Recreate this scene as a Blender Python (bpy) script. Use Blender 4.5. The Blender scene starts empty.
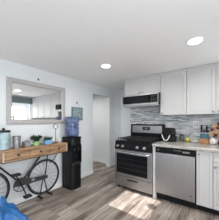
import bpy, bmesh, math, random
from mathutils import Vector, Matrix
random.seed(7)
C = bpy.context.scene.collection
S = bpy.context.scene
PI = math.pi

# ---------------------------------------------------------------- camera, world, sun, exposure
H = 1.29
cam_d = bpy.data.cameras.new('camera')
cam = bpy.data.objects.new('camera', cam_d); C.objects.link(cam)
cam.location = (0, 0, H)
cam.rotation_euler = (PI/2, 0, math.radians(37.0))
cam_d.sensor_fit = 'HORIZONTAL'; cam_d.sensor_width = 36
cam_d.lens = 152/219*36
cam_d.shift_y = 11/219
cam_d.clip_start = 0.02
S.camera = cam

world = bpy.data.worlds.new('sky'); S.world = world; world.use_nodes = True
bg = world.node_tree.nodes['Background']
bg.inputs[0].default_value = (0.90, 0.95, 1.0, 1); bg.inputs[1].default_value = 1.6

# the sun comes in through the kitchen window in the right wall, travelling along -X
SUN_TAN, SUN_SKEW = 0.885, 0.0
sun_d = bpy.data.lights.new('sun', 'SUN'); sun_d.energy = 14.0; sun_d.angle = math.radians(0.7)
sun_d.color = (1, 0.97, 0.93)
sun = bpy.data.objects.new('sun', sun_d); C.objects.link(sun)
sun.rotation_euler = Vector((-1, -SUN_SKEW, -SUN_TAN)).to_track_quat('-Z', 'Y').to_euler()
sun.location = (5, 3, 5)

S.view_settings.view_transform = 'Standard'; S.view_settings.look = 'None'
S.view_settings.exposure = -0.29; S.view_settings.gamma = 1.0
S.view_settings.use_curve_mapping = False
LAMP_W = 10.0
# added area lamp outside a made-up rear window, to light the room
rear_lamp_d = bpy.data.lights.new('rear_fill', 'AREA'); rear_lamp_d.shape = 'RECTANGLE'
rear_lamp_d.size = 2.7; rear_lamp_d.size_y = 1.8; rear_lamp_d.energy = 6; rear_lamp_d.color = (0.94, 0.97, 1.0)
rear_lamp = bpy.data.objects.new('rear_fill', rear_lamp_d); C.objects.link(rear_lamp)
rear_lamp.location = (-0.85, -1.55, 1.1); rear_lamp.rotation_euler = (PI/2+0.35, 0, 0)
# added area lamp outside a made-up side window, lifting the left wall
d2_d = bpy.data.lights.new('side_fill', 'AREA'); d2_d.shape = 'RECTANGLE'
d2_d.size = 1.75; d2_d.size_y = 2.0; d2_d.energy = 74; d2_d.color = (0.97, 0.98, 1.0)
d2 = bpy.data.objects.new('side_fill', d2_d); C.objects.link(d2)
d2.location = (1.0, 0.1, 1.05); d2.rotation_euler = (0, PI/2-0.5, 0)
# skylight through the kitchen window
d3_d = bpy.data.lights.new('window_daylight', 'AREA'); d3_d.shape = 'RECTANGLE'
d3_d.size = 0.55; d3_d.size_y = 0.85; d3_d.energy = 9; d3_d.color = (0.97, 0.98, 1.0)
d3 = bpy.data.objects.new('window_daylight', d3_d); C.objects.link(d3)
d3.location = (1.0, 2.33, 1.55); d3.rotation_euler = (0, PI/2+0.2, 0)

# ---------------------------------------------------------------- materials
def new_mat(name):
    m = bpy.data.materials.new(name); m.use_nodes = True
    return m, m.node_tree, m.node_tree.nodes['Principled BSDF']
def N(nt, t, **kw):
    n = nt.nodes.new(t)
    for k, v in kw.items(): setattr(n, k, v)
    return n
def pm(name, col, rough=0.5, metal=0.0, var=0.06, scale=20.0, spec=None, stretch=None, bump=0.0, emit=None, trans=0.0):
    """principled material with a light procedural variation"""
    m, nt, b = new_mat(name)
    tc = N(nt, 'ShaderNodeTexCoord'); mp = N(nt, 'ShaderNodeMapping')
    if stretch: mp.inputs['Scale'].default_value = stretch
    nz = N(nt, 'ShaderNodeTexNoise'); nz.inputs['Scale'].default_value = scale; nz.inputs['Detail'].default_value = 4
    nt.links.new(tc.outputs['Object'], mp.inputs[0]); nt.links.new(mp.outputs[0], nz.inputs['Vector'])
    r = N(nt, 'ShaderNodeValToRGB')
    r.color_ramp.elements[0].position = 0.3; r.color_ramp.elements[1].position = 0.7
    r.color_ramp.elements[0].color = tuple(max(0, c*(1-var)) for c in col)+(1,)
    r.color_ramp.elements[1].color = tuple(min(1, c*(1+var)) for c in col)+(1,)
    nt.links.new(nz.outputs['Fac'], r.inputs[0]); nt.links.new(r.outputs[0], b.inputs['Base Color'])
    b.inputs['Roughness'].default_value = rough; b.inputs['Metallic'].default_value = metal
    if spec is not None: b.inputs['Specular IOR Level'].default_value = spec
    if trans: b.inputs['Transmission Weight'].default_value = trans
    if bump:
        bp = N(nt, 'ShaderNodeBump'); bp.inputs['Strength'].default_value = bump; bp.inputs['Distance'].default_value = 0.01
        nt.links.new(nz.outputs['Fac'], bp.inputs['Height']); nt.links.new(bp.outputs[0], b.inputs['Normal'])
    return m

M = {}
M['wall'] = pm('wall_paint', (0.73, 0.767, 0.785), 0.7, var=0.015, scale=6)
M['ceil'] = pm('ceiling_paint', (0.86, 0.86, 0.855), 0.8, var=0.012, scale=8)
M['trimw'] = pm('white_trim', (0.84, 0.85, 0.86), 0.45, var=0.01)
M['cab'] = pm('white_cabinet_paint', (0.57, 0.57, 0.572), 0.4, var=0.012)
M['steel'] = pm('brushed_steel', (0.46, 0.46, 0.465), 0.36, 1.0, 0.10, 6, stretch=(30, 30, 1))
M['steelh'] = pm('brushed_steel_side', (0.42, 0.42, 0.425), 0.40, 1.0, 0.10, 6, stretch=(1, 30, 30))
M['brightsteel'] = pm('light_steel', (0.47, 0.47, 0.47), 0.38, 1.0, 0.05, 6, stretch=(1, 30, 30))
M['chrome'] = pm('bright_metal', (0.75, 0.75, 0.76), 0.18, 1.0, 0.03)
M['nickel'] = pm('nickel', (0.32, 0.32, 0.33), 0.3, 1.0, 0.05)
M['black'] = pm('black_enamel', (0.008, 0.008, 0.009), 0.32, var=0.2, spec=0.15)
M['blackgl'] = pm('black_glass', (0.008, 0.009, 0.010), 0.09, var=0.2, spec=0.22)
M['blackpl'] = pm('black_plastic', (0.007, 0.008, 0.009), 0.42, var=0.2, spec=0.28)
M['iron'] = pm('cast_iron', (0.015, 0.015, 0.016), 0.6, var=0.3)
M['bike'] = pm('dark_bike_metal', (0.022, 0.024, 0.026), 0.45, 0.4, var=0.3)
M['guard'] = pm('dark_grey_metal', (0.045, 0.045, 0.047), 0.5, 0.4, var=0.4, scale=40)
M['display'] = pm('display_glass', (0.02, 0.03, 0.035), 0.1)
M['mark'] = pm('pale_print', (0.6, 0.6, 0.6), 0.5)
M['mark2'] = pm('faded_print', (0.36, 0.44, 0.45), 0.7, var=0.4, scale=60)
M['darkmark'] = pm('dark_print', (0.1, 0.1, 0.11), 0.5)
M['granite'] = None
M['bluepl'] = pm('blue_plastic_film', (0.018, 0.115, 0.32), 0.33, var=0.45, scale=5)
M['galv'] = pm('galvanised_metal', (0.34, 0.35, 0.37), 0.42, 0.8, var=0.3, scale=30)
M['leaf'] = pm('dark_green_leaf', (0.025, 0.06, 0.025), 0.5, var=0.5, scale=60)
M['leaf2'] = pm('succulent_green', (0.04, 0.10, 0.06), 0.5, var=0.5, scale=60)
M['limepot'] = pm('lime_glaze', (0.28, 0.55, 0.24), 0.35, var=0.12)
M['bluepot'] = pm('light_blue_glaze', (0.20, 0.42, 0.66), 0.35, var=0.1)
M['greypot'] = pm('grey_concrete', (0.25, 0.26, 0.27), 0.8, var=0.3, scale=50)
M['brownleaf'] = pm('brown_dry_leaf', (0.16, 0.095, 0.055), 0.7, var=0.5, scale=60)
M['ceramic'] = pm('white_ceramic', (0.78, 0.72, 0.70), 0.3, var=0.08)
M['whitepl'] = pm('white_plastic', (0.80, 0.80, 0.80), 0.4, var=0.02)
M['yellow'] = pm('yellow_peel', (0.75, 0.62, 0.10), 0.45, var=0.15)
M['stemg'] = pm('dark_stem', (0.04, 0.04, 0.03), 0.6)
M['palewood'] = pm('pale_wood', (0.55, 0.42, 0.33), 0.5, var=0.15, scale=10)
M['blockwood'] = pm('orange_wood', (0.42, 0.20, 0.09), 0.5, var=0.3, scale=10, stretch=(1, 1, 8))
M['teal'] = pm('teal_paint', (0.035, 0.12, 0.16), 0.45, var=0.25)
M['tan'] = pm('tan_petal', (0.62, 0.42, 0.27), 0.8, var=0.35, scale=40)
M['burg'] = pm('burgundy_petal', (0.13, 0.022, 0.02), 0.7, var=0.4, scale=40)
M['shade'] = pm('grey_green_fabric', (0.20, 0.25, 0.25), 0.9, var=0.2, scale=30)
M['blind'] = pm('white_blind', (0.75, 0.76, 0.77), 0.6, var=0.05)
M['rubber'] = pm('black_rubber', (0.015, 0.015, 0.015), 0.7)
M['siding'] = pm('pale_siding', (0.80, 0.81, 0.81), 0.6, var=0.03)
M['olive'] = pm('olive_glass', (0.10, 0.12, 0.09), 0.15, var=0.2)

def mat_lens():
    m, nt, b = new_mat('lamp_lens')
    b.inputs['Base Color'].default_value = (1, 1, 1, 1)
    b.inputs['Emission Color'].default_value = (1, 0.985, 0.95, 1); b.inputs['Emission Strength'].default_value = 6
    return m
M['lens'] = mat_lens()
def mat_mirror():
    m, nt, b = new_mat('mirror_glass')
    b.inputs['Base Color'].default_value = (0.93, 0.94, 0.94, 1); b.inputs['Metallic'].default_value = 1; b.inputs['Roughness'].default_value = 0.015
    return m
M['mirror'] = mat_mirror()
def mat_pane(name='window_glass', tint=(1, 1, 1), gl=0.08):
    m = bpy.data.materials.new(name); m.use_nodes = True; nt = m.node_tree; nt.nodes.clear()
    o = N(nt, 'ShaderNodeOutputMaterial'); mx = N(nt, 'ShaderNodeMixShader'); t = N(nt, 'ShaderNodeBsdfTransparent'); g = N(nt, 'ShaderNodeBsdfGlossy')
    g.inputs['Roughness'].default_value = 0.05; t.inputs[0].default_value = (*tint, 1); mx.inputs[0].default_value = gl
    nt.links.new(t.outputs[0], mx.inputs[1]); nt.links.new(g.outputs[0], mx.inputs[2]); nt.links.new(mx.outputs[0], o.inputs[0])
    return m
M['pane'] = mat_pane()
def mat_tinted(name, col, alpha, rough=0.1, lo=0.8, hi=1.2):
    """tinted see-through plastic or glass: mostly coloured surface with some clear transmission"""
    m, nt, b = new_mat(name)
    nz = N(nt, 'ShaderNodeTexNoise'); nz.inputs['Scale'].default_value = 14
    r = N(nt, 'ShaderNodeValToRGB')
    r.color_ramp.elements[0].color = tuple(c*lo for c in col)+(1,); r.color_ramp.elements[0].position = 0.35; r.color_ramp.elements[1].position = 0.65; r.color_ramp.elements[1].color = tuple(min(1, c*hi) for c in col)+(1,)
    tc = N(nt, 'ShaderNodeTexCoord'); nt.links.new(tc.outputs['Object'], nz.inputs['Vector'])
    nt.links.new(nz.outputs['Fac'], r.inputs[0]); nt.links.new(r.outputs[0], b.inputs['Base Color'])
    b.inputs['Roughness'].default_value = rough; b.inputs['Alpha'].default_value = alpha
    return m
M['jug'] = mat_tinted('blue_bottle_plastic', (0.10, 0.145, 0.29), 0.75, 0.12, 0.65, 1.45)
M['jarglass'] = mat_tinted('pale_blue_glass', (0.42, 0.56, 0.60), 0.62, 0.08)
M['clear'] = mat_tinted('clear_glass', (0.8, 0.85, 0.86), 0.25, 0.05)

def mat_floor():
    m, nt, b = new_mat('vinyl_planks')
    tc = N(nt, 'ShaderNodeTexCoord'); mp = N(nt, 'ShaderNodeMapping'); mp.inputs['Rotation'].default_value = (0, 0, PI/2)
    br = N(nt, 'ShaderNodeTexBrick'); br.offset = 0.37; br.offset_frequency = 2
    br.inputs['Color1'].default_value = (0, 0, 0, 1); br.inputs['Color2'].default_value = (1, 1, 1, 1); br.inputs['Mortar'].default_value = (0.3, 0.3, 0.3, 1)
    br.inputs['Scale'].default_value = 1; br.inputs['Mortar Size'].default_value = 0.0015
    br.inputs['Brick Width'].default_value = 0.62; br.inputs['Row Height'].default_value = 0.098; br.inputs['Bias'].default_value = 0.0
    nt.links.new(tc.outputs['Object'], mp.inputs[0]); nt.links.new(mp.outputs[0], br.inputs['Vector'])
    mp2 = N(nt, 'ShaderNodeMapping'); mp2.inputs['Scale'].default_value = (30, 2.6, 1); nt.links.new(tc.outputs['Object'], mp2.inputs[0])
    nz = N(nt, 'ShaderNodeTexNoise'); nz.inputs['Scale'].default_value = 1.0; nz.inputs['Detail'].default_value = 8; nz.inputs['Roughness'].default_value = 0.7
    nt.links.new(mp2.outputs[0], nz.inputs['Vector'])
    mix = N(nt, 'ShaderNodeMix', data_type='FLOAT'); mix.inputs[0].default_value = 0.8
    nt.links.new(br.outputs['Color'], mix.inputs[2]); nt.links.new(nz.outputs['Fac'], mix.inputs[3])
    r = N(nt, 'ShaderNodeValToRGB'); cr = r.color_ramp
    cr.elements[0].position = 0.34; cr.elements[0].color = (0.085, 0.062, 0.052, 1)
    cr.elements[1].position = 0.66; cr.elements[1].color = (0.46, 0.41, 0.365, 1)
    e = cr.elements.new(0.45); e.color = (0.215, 0.175, 0.15, 1)
    e = cr.elements.new(0.56); e.color = (0.315, 0.268, 0.235, 1)
    nt.links.new(mix.outputs[0], r.inputs[0])
    mm = N(nt, 'ShaderNodeMix', data_type='RGBA'); mm.inputs[7].default_value = (0.06, 0.045, 0.035, 1)
    nt.links.new(br.outputs['Fac'], mm.inputs[0]); nt.links.new(r.outputs[0], mm.inputs[6]); nt.links.new(mm.outputs[2], b.inputs['Base Color'])
    b.inputs['Roughness'].default_value = 0.42; b.inputs['Specular IOR Level'].default_value = 0.35
    return m
M['floor'] = mat_floor()

def mat_wood():
    m, nt, b = new_mat('honey_brown_wood')
    tc = N(nt, 'ShaderNodeTexCoord'); mp = N(nt, 'ShaderNodeMapping'); mp.inputs['Scale'].default_value = (18, 2.5, 26)
    nz = N(nt, 'ShaderNodeTexNoise'); nz.inputs['Scale'].default_value = 1.6; nz.inputs['Detail'].default_value = 6
    r = N(nt, 'ShaderNodeValToRGB'); cr = r.color_ramp
    cr.elements[0].position = 0.3; cr.elements[0].color = (0.17, 0.09, 0.045, 1)
    cr.elements[1].position = 0.72; cr.elements[1].color = (0.47, 0.30, 0.17, 1)
    nt.links.new(tc.outputs['Object'], mp.inputs[0]); nt.links.new(mp.outputs[0], nz.inputs['Vector'])
    nt.links.new(nz.outputs['Fac'], r.inputs[0]); nt.links.new(r.outputs[0], b.inputs['Base Color']); b.inputs['Roughness'].default_value = 0.55
    return m
M['wood'] = mat_wood()

def mat_mosaic():
    m, nt, b = new_mat('strip_mosaic_tile')
    tc = N(nt, 'ShaderNodeTexCoord'); sx = N(nt, 'ShaderNodeSeparateXYZ'); cx = N(nt, 'ShaderNodeCombineXYZ')
    nt.links.new(tc.outputs['Object'], sx.inputs[0]); nt.links.new(sx.outputs['X'], cx.inputs['X']); nt.links.new(sx.outputs['Z'], cx.inputs['Y'])
    br = N(nt, 'ShaderNodeTexBrick'); br.offset = 0.41; br.offset_frequency = 2
    br.inputs['Color1'].default_value = (0, 0, 0, 1); br.inputs['Color2'].default_value = (1, 1, 1, 1); br.inputs['Mortar'].default_value = (0.6, 0.6, 0.6, 1)
    br.inputs['Scale'].default_value = 1; br.inputs['Mortar Size'].default_value = 0.0012
    br.inputs['Brick Width'].default_value = 0.13; br.inputs['Row Height'].default_value = 0.0185
    nt.links.new(cx.outputs[0], br.inputs['Vector'])
    r = N(nt, 'ShaderNodeValToRGB'); cr = r.color_ramp; cr.interpolation = 'CONSTANT'
    cols = [(0, (0.20, 0.23, 0.26)), (0.18, (0.52, 0.55, 0.57)), (0.38, (0.30, 0.34, 0.37)), (0.55, (0.68, 0.69, 0.69)), (0.75, (0.40, 0.42, 0.43)), (0.88, (0.62, 0.64, 0.66))]
    cr.elements[0].position = 0; cr.elements[0].color = (*cols[0][1], 1)
    cr.elements[1].position = cols[1][0]; cr.elements[1].color = (*cols[1][1], 1)
    for p, c in cols[2:]:
        e = cr.elements.new(p); e.color = (*c, 1)
    nt.links.new(br.outputs['Color'], r.inputs[0])
    mm = N(nt, 'ShaderNodeMix', data_type='RGBA'); mm.inputs[7].default_value = (0.62, 0.63, 0.63, 1)
    nt.links.new(br.outputs['Fac'], mm.inputs[0]); nt.links.new(r.outputs[0], mm.inputs[6]); nt.links.new(mm.outputs[2], b.inputs['Base Color'])
    b.inputs['Roughness'].default_value = 0.3
    return m
M['tile'] = mat_mosaic()
def mat_granite():
    m, nt, b = new_mat('pale_granite')
    tc = N(nt, 'ShaderNodeTexCoord'); nz = N(nt, 'ShaderNodeTexNoise'); nz.inputs['Scale'].default_value = 70; nz.inputs['Detail'].default_value = 5
    r = N(nt, 'ShaderNodeValToRGB'); cr = r.color_ramp
    cr.elements[0].position = 0.33; cr.elements[0].color = (0.20, 0.185, 0.17, 1)
    cr.elements[1].position = 0.65; cr.elements[1].color = (0.56, 0.545, 0.52, 1)
    e = cr.elements.new(0.48); e.color = (0.41, 0.395, 0.37, 1)
    nt.links.new(tc.outputs['Object'], nz.inputs['Vector']); nt.links.new(nz.outputs['Fac'], r.inputs[0]); nt.links.new(r.outputs[0], b.inputs['Base Color'])
    b.inputs['Roughness'].default_value = 0.2
    return m
M['granite'] = mat_granite()
def mat_frame():
    m, nt, b = new_mat('textured_silver_frame')
    tc = N(nt, 'ShaderNodeTexCoord'); v = N(nt, 'ShaderNodeTexVoronoi'); v.inputs['Scale'].default_value = 55
    r = N(nt, 'ShaderNodeValToRGB'); r.color_ramp.elements[0].color = (0.36, 0.345, 0.34, 1); r.color_ramp.elements[1].color = (0.48, 0.465, 0.46, 1); r.color_ramp.elements[1].position = 0.7
    nt.links.new(tc.outputs['Object'], v.inputs['Vector']); nt.links.new(v.outputs['Distance'], r.inputs[0]); nt.links.new(r.outputs[0], b.inputs['Base Color'])
    bp = N(nt, 'ShaderNodeBump'); bp.inputs['Strength'].default_value = 0.4; bp.inputs['Distance'].default_value = 0.004
    nt.links.new(v.outputs['Distance'], bp.inputs['Height']); nt.links.new(bp.outputs[0], b.inputs['Normal'])
    b.inputs['Roughness'].default_value = 0.45; b.inputs['Metallic'].default_value = 0.15
    return m
M['frame'] = mat_frame()
def mat_sign():
    m, nt, b = new_mat('teal_weathered_board')
    tc = N(nt, 'ShaderNodeTexCoord'); mp = N(nt, 'ShaderNodeMapping'); mp.inputs['Scale'].default_value = (1, 6, 60)
    nz = N(nt, 'ShaderNodeTexNoise'); nz.inputs['Scale'].default_value = 1.5; nz.inputs['Detail'].default_value = 5
    r = N(nt, 'ShaderNodeValToRGB'); r.color_ramp.elements[0].position = 0.35; r.color_ramp.elements[1].position = 0.7
    r.color_ramp.elements[0].color = (0.13, 0.19, 0.20, 1); r.color_ramp.elements[1].color = (0.33, 0.42, 0.43, 1)
    nt.links.new(tc.outputs['Object'], mp.inputs[0]); nt.links.new(mp.outputs[0], nz.inputs['Vector']); nt.links.new(nz.outputs['Fac'], r.inputs[0]); nt.links.new(r.outputs[0], b.inputs['Base Color'])
    b.inputs['Roughness'].default_value = 0.7
    return m
M['sign'] = mat_sign()

# ---------------------------------------------------------------- helpers
def box(bm, x0, x1, y0, y1, z0, z1, bev=0.0):
    mtx = Matrix.Translation(((x0+x1)/2, (y0+y1)/2, (z0+z1)/2)) @ Matrix.Diagonal((abs(x1-x0), abs(y1-y0), abs(z1-z0), 1))
    r = bmesh.ops.create_cube(bm, size=1, matrix=mtx)
    if bev:
        es = list({e for v in r['verts'] for e in v.link_edges})
        bmesh.ops.bevel(bm, geom=es, offset=bev, segments=2, affect='EDGES', profile=0.5)
    return bm
def tube(bm, pts, r, n=8, cap=True):
    pts = [Vector(p) for p in pts]; rs = r if isinstance(r, (list, tuple)) else [r]*len(pts)
    rings = []; ref = None
    for i, p in enumerate(pts):
        t = (pts[min(i+1, len(pts)-1)] - pts[max(i-1, 0)]).normalized()
        if ref is None:
            ref = t.orthogonal().normalized()
        ref = (ref - t*ref.dot(t)).normalized(); w = t.cross(ref)
        rings.append([bm.verts.new(p + (ref*math.cos(2*PI*k/n) + w*math.sin(2*PI*k/n))*rs[i]) for k in range(n)])
    for a, b in zip(rings, rings[1:]):
        for k in range(n): bm.faces.new((a[k], a[(k+1) % n], b[(k+1) % n], b[k]))
    if cap:
        bm.faces.new(rings[0][::-1]); bm.faces.new(rings[-1])
    return bm
def torus(bm, c, R, r, axis='X', n=48, m=8):
    c = Vector(c); rings = []
    for i in range(n):
        a = 2*PI*i/n
        d = {'X': Vector((0, math.cos(a), math.sin(a))), 'Y': Vector((math.cos(a), 0, math.sin(a))), 'Z': Vector((math.cos(a), math.sin(a), 0))}[axis]
        ax = {'X': Vector((1, 0, 0)), 'Y': Vector((0, 1, 0)), 'Z': Vector((0, 0, 1))}[axis]
        rings.append([bm.verts.new(c + d*(R + r*math.cos(2*PI*k/m)) + ax*r*math.sin(2*PI*k/m)) for k in range(m)])
    for i in range(n):
        a, b = rings[i], rings[(i+1) % n]
        for k in range(m): bm.faces.new((a[k], a[(k+1) % m], b[(k+1) % m], b[k]))
    return bm
def lathe(bm, prof, c=(0, 0, 0), n=28, axis='Z', closed=False):
    c = Vector(c); rings = []
    for (r, h) in prof:
        ring = []
        for k in range(n):
            a = 2*PI*k/n
            if axis == 'Z': v = Vector((r*math.cos(a), r*math.sin(a), h))
            elif axis == 'X': v = Vector((h, r*math.cos(a), r*math.sin(a)))
            else: v = Vector((r*math.sin(a), h, r*math.cos(a)))
            ring.append(bm.verts.new(c+v))
        rings.append(ring)
    for a, b in zip(rings, rings[1:]):
        for k in range(n): bm.faces.new((a[k], a[(k+1) % n], b[(k+1) % n], b[k]))
    bm.faces.new(rings[0][::-1]); bm.faces.new(rings[-1])
    return bm
def obj(name, bm, m, parent=None, smooth=False, bev=0.0):
    bmesh.ops.recalc_face_normals(bm, faces=bm.faces)
    me = bpy.data.meshes.new(name); bm.to_mesh(me); bm.free()
    if smooth:
        me.polygons.foreach_set('use_smooth', [True]*len(me.polygons))
        me.set_sharp_from_angle(angle=math.radians(40))
    o = bpy.data.objects.new(name, me); C.objects.link(o); me.materials.append(m)
    if parent is not None:
        o.parent = parent
        bpy.context.view_layer.update()
        o.matrix_parent_inverse = parent.matrix_world.inverted()
    if bev:
        md = o.modifiers.new('bevel', 'BEVEL'); md.width = bev; md.segments = 2; md.limit_method = 'ANGLE'
    return o
def B(): return bmesh.new()
def bx(name, dims, m, parent=None, bev=0.0): return obj(name, box(B(), *dims), m, parent, bev=bev)
def tag(o, label, cat, group=None):
    o['label'] = label; o['category'] = cat
    if group: o['group'] = group
    return o
def thing(name, label, cat, loc=(0, 0, 0), group=None):
    o = bpy.data.objects.new(name, None); C.objects.link(o); o.location = loc; o.empty_display_size = 0.05
    bpy.context.view_layer.update()
    return tag(o, label, cat, group)
def struct(name, bm, m, parent=None, bev=0.0):
    o = obj(name, bm, m, parent, bev=bev)
    if parent is None: o['kind'] = 'structure'
    return o
def dup(root, loc, label=None):
    r = root.copy(); C.objects.link(r); r.location = loc
    if label: r['label'] = label
    for ch in list(root.children):
        c = ch.copy(); C.objects.link(c); c.parent = r; c.matrix_parent_inverse = ch.matrix_parent_inverse
        for g in list(ch.children):
            d = g.copy(); C.objects.link(d); d.parent = c; d.matrix_parent_inverse = g.matrix_parent_inverse
    return r

# ---------------------------------------------------------------- room shell
XL, XR, YK, YE, YB, ZC = -2.57, 0.75, 3.18, 3.63, -1.30, 2.19
DY0, DY1, DZ = 2.73, 3.41, 1.965          # doorway in the left wall
T = 0.12
struct('floor', box(B(), -4.6, XR+T, YB-T, YE+T, -0.1, 0), M['floor'])
struct('ceiling', box(B(), -4.6, XR+T, YB-T, YE+T, ZC, ZC+0.1), M['ceil'])
b = B()
box(b, XL-T, XL, YB-T, DY0, 0, ZC); box(b, XL-T, XL, DY0, DY1, DZ, ZC); box(b, XL-T, XL, DY1, YE, 0, ZC)
struct('wall_left', b, M['wall'])
b = B()
box(b, -4.6, -1.77, YE, YE+T, 0, ZC); box(b, -1.77, XR+T, YK, YE+T, 0, ZC)
struct('wall_back', b, M['wall'])
b = B(); box(b, -4.6, -4.48, YB, YE, 0, ZC); box(b, -4.48, XL-T, 1.6, 1.72, 0, ZC)
struct('wall_hall', b, M['wall'])
# right wall: kitchen window (seen in the mirror) and an unseen window added for the side lamp
K0, K1, KZ0, KZ1 = 1.82, 2.84, 1.31, 2.10
b = B()
Q0, Q1, QZ0, QZ1 = -0.95, 1.15, 0.12, 2.0
box(b, XR, XR+T, YB-T, Q0, 0, ZC); box(b, XR, XR+T, Q0, Q1, 0, QZ0); box(b, XR, XR+T, Q0, Q1, QZ1, ZC); box(b, XR, XR+T, Q1, K0, 0, ZC); box(b, XR, XR+T, K0, K1, 0, KZ0); box(b, XR, XR+T, K0, K1, KZ1, ZC); box(b, XR, XR+T, K1, YK, 0, ZC)
struct('wall_right', b, M['wall'])
# wall behind the camera with a wide unseen window added to let light in
P0, P1, PZ0, PZ1 = -2.25, 0.55, 0.12, 2.02
b = B()
box(b, -4.6, P0, YB-T, YB, 0, ZC); box(b, P1, XR, YB-T, YB, 0, ZC); box(b, P0, P1, YB-T, YB, 0, PZ0); box(b, P0, P1, YB-T, YB, PZ1, ZC)
struct('wall_front', b, M['wall'])

def window(name, axis, a0, a1, z0, z1, pos, fw=0.04, mull=()):
    """frame set into an opening; axis is the wall's normal"""
    def bb(bm, u0, u1, w0, w1, d0, d1):
        if axis == 'X': box(bm, pos+d0, pos+d1, u0, u1, w0, w1)
        else: box(bm, u0, u1, pos+d0, pos+d1, w0, w1)
    b = B()
    bb(b, a0, a0+fw, z0, z1, 0, 0.06); bb(b, a1-fw, a1, z0, z1, 0, 0.06)
    bb(b, a0+fw, a1-fw, z0, z0+fw, 0, 0.06); bb(b, a0+fw, a1-fw, z1-fw, z1, 0, 0.06)
    for u in mull: bb(b, u-0.03, u+0.03, z0+fw, z1-fw, 0, 0.06)
    r = struct(name, b, M['trimw'])
    b = B(); bb(b, a0+fw, a1-fw, z0+fw, z1-fw, 0.028, 0.032)
    obj('window_pane', b, M['pane'], r)
    return r
w1 = window('window_1', 'X', K0, K1, KZ0, KZ1, XR+0.05, 0.035)
obj('sill', box(B(), XR-0.07, XR+0.05, K0, K1, KZ0-0.02, KZ0+0.002), M['trimw'], w1, bev=0.003)
window('added_side_window', 'X', Q0, Q1, QZ0, QZ1, XR+0.03, 0.05, mull=(0.1,))  # unseen opening, added so the side lamp can reach the room
struct('sun_block_roof', box(B(), XR+T, XR+2.6, Q0-1.2, Q1+0.35, 2.25, 2.32), M['trimw'])     # unseen slab added to keep the sun out of that window
window('added_rear_window', 'Y', P0, P1, PZ0, PZ1, YB-T+0.02, 0.05, mull=(-0.85,))  # unseen opening, added for the rear lamp

# baseboards
struct('baseboard_left', box(B(), XL, XL+0.012, YB, DY0, 0, 0.085), M['trimw'], bev=0.003)
struct('baseboard_hall', box(B(), -4.48, XL-T, YE-0.012, YE, 0, 0.085), M['trimw'], bev=0.003)
b = B(); box(b, XL, XL+0.012, DY1, YE, 0, 0.085); box(b, XL-T, XL+0.012, DY1-0.012, DY1, 0, 0.085)
struct('baseboard_jamb', b, M['trimw'], bev=0.003)
struct('baseboard_back', box(B(), XL+0.012, -1.77, YE-0.012, YE, 0, 0.085), M['trimw'], bev=0.003)
# mosaic tile behind the counter
b = struct('backsplash', box(B(), -1.77, XR, YK-0.008, YK, 0.88, 1.80), M['tile'])

# made-up sided wall outside, added to keep the sun off the counter
b = B(); box(b, 3.25, 3.6, 2.47, 7.0, -0.1, 5.2)
for k in range(26):
    z = 0.1+k*0.19
    vs = [b.verts.new((x, y, zz)) for y in (2.47, 7.0) for (x, zz) in ((3.25, z), (3.205, z), (3.24, z+0.19), (3.25, z+0.19))]
    for f in ((0, 1, 5, 4), (1, 2, 6, 5), (2, 3, 7, 6), (3, 0, 4, 7), (0, 3, 2, 1), (4, 5, 6, 7)): b.faces.new([vs[i] for i in f])
struct('sun_block_wall', b, M['siding'])
# gathered fabric blind over the kitchen window
t = thing('roman_blind', 'grey green fabric blind drawn up at the top of the window in the mirror', 'blind', (XR-0.03, (K0+K1)/2, 1.92))
b = B()
for k in range(4):
    z0 = 1.93+k*0.055; box(b, XR-0.045+0.006*k, XR-0.002, K0-0.03, K1+0.05, z0, z0+0.058)
obj('fabric', b, M['shade'], t, bev=0.004)
b = B(); box(b, XR-0.05, XR-0.002, K0-0.03, K1+0.05, 2.152, 2.175); obj('head_rail', b, M['trimw'], t)

# ---------------------------------------------------------------- recessed ceiling lights
def can(x, y, label, power=1.0):
    t = thing('recessed_light', label, 'ceiling light', (x, y, ZC), 'recessed ceiling lights')
    b = B(); lathe(b, [(0.070, -0.001), (0.074, -0.006), (0.088, -0.006), (0.092, 0.0)], (x, y, ZC), 36); 
    obj('trim_ring', b, M['trimw'], t, True)
    b = B(); lathe(b, [(0.069, -0.0075), (0.069, -0.003)], (x, y, ZC), 36); obj('lens', b, M['lens'], t)
    ld = bpy.data.lights.new('lamp', 'AREA'); ld.shape = 'DISK'; ld.size = 0.13; ld.energy = LAMP_W*power; ld.color = (1, 0.965, 0.91); ld.spread = math.radians(165)
    l = bpy.data.objects.new('lamp', ld); C.objects.link(l); l.parent = t; l.location = (0, 0, -0.012)
    return t
can(-0.262, 1.945, 'larger looking round recessed ceiling light nearer the camera, above the dishwasher')
can(-1.543, 1.95, 'smaller looking round recessed ceiling light farther left, toward the doorway')
can(-0.262, 0.1, 'unseen round recessed ceiling light added for extra light on the window side')  # out of view, added to light the room
can(-3.3, 2.75, 'unseen round recessed ceiling light added to brighten the hallway beyond the doorway', 1.45)  # unseen lamp, added to brighten the hall wall
can(-1.543, 0.1, 'unseen round recessed ceiling light added for extra light on the mirror side')  # second out-of-view lamp, added as fill

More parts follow.
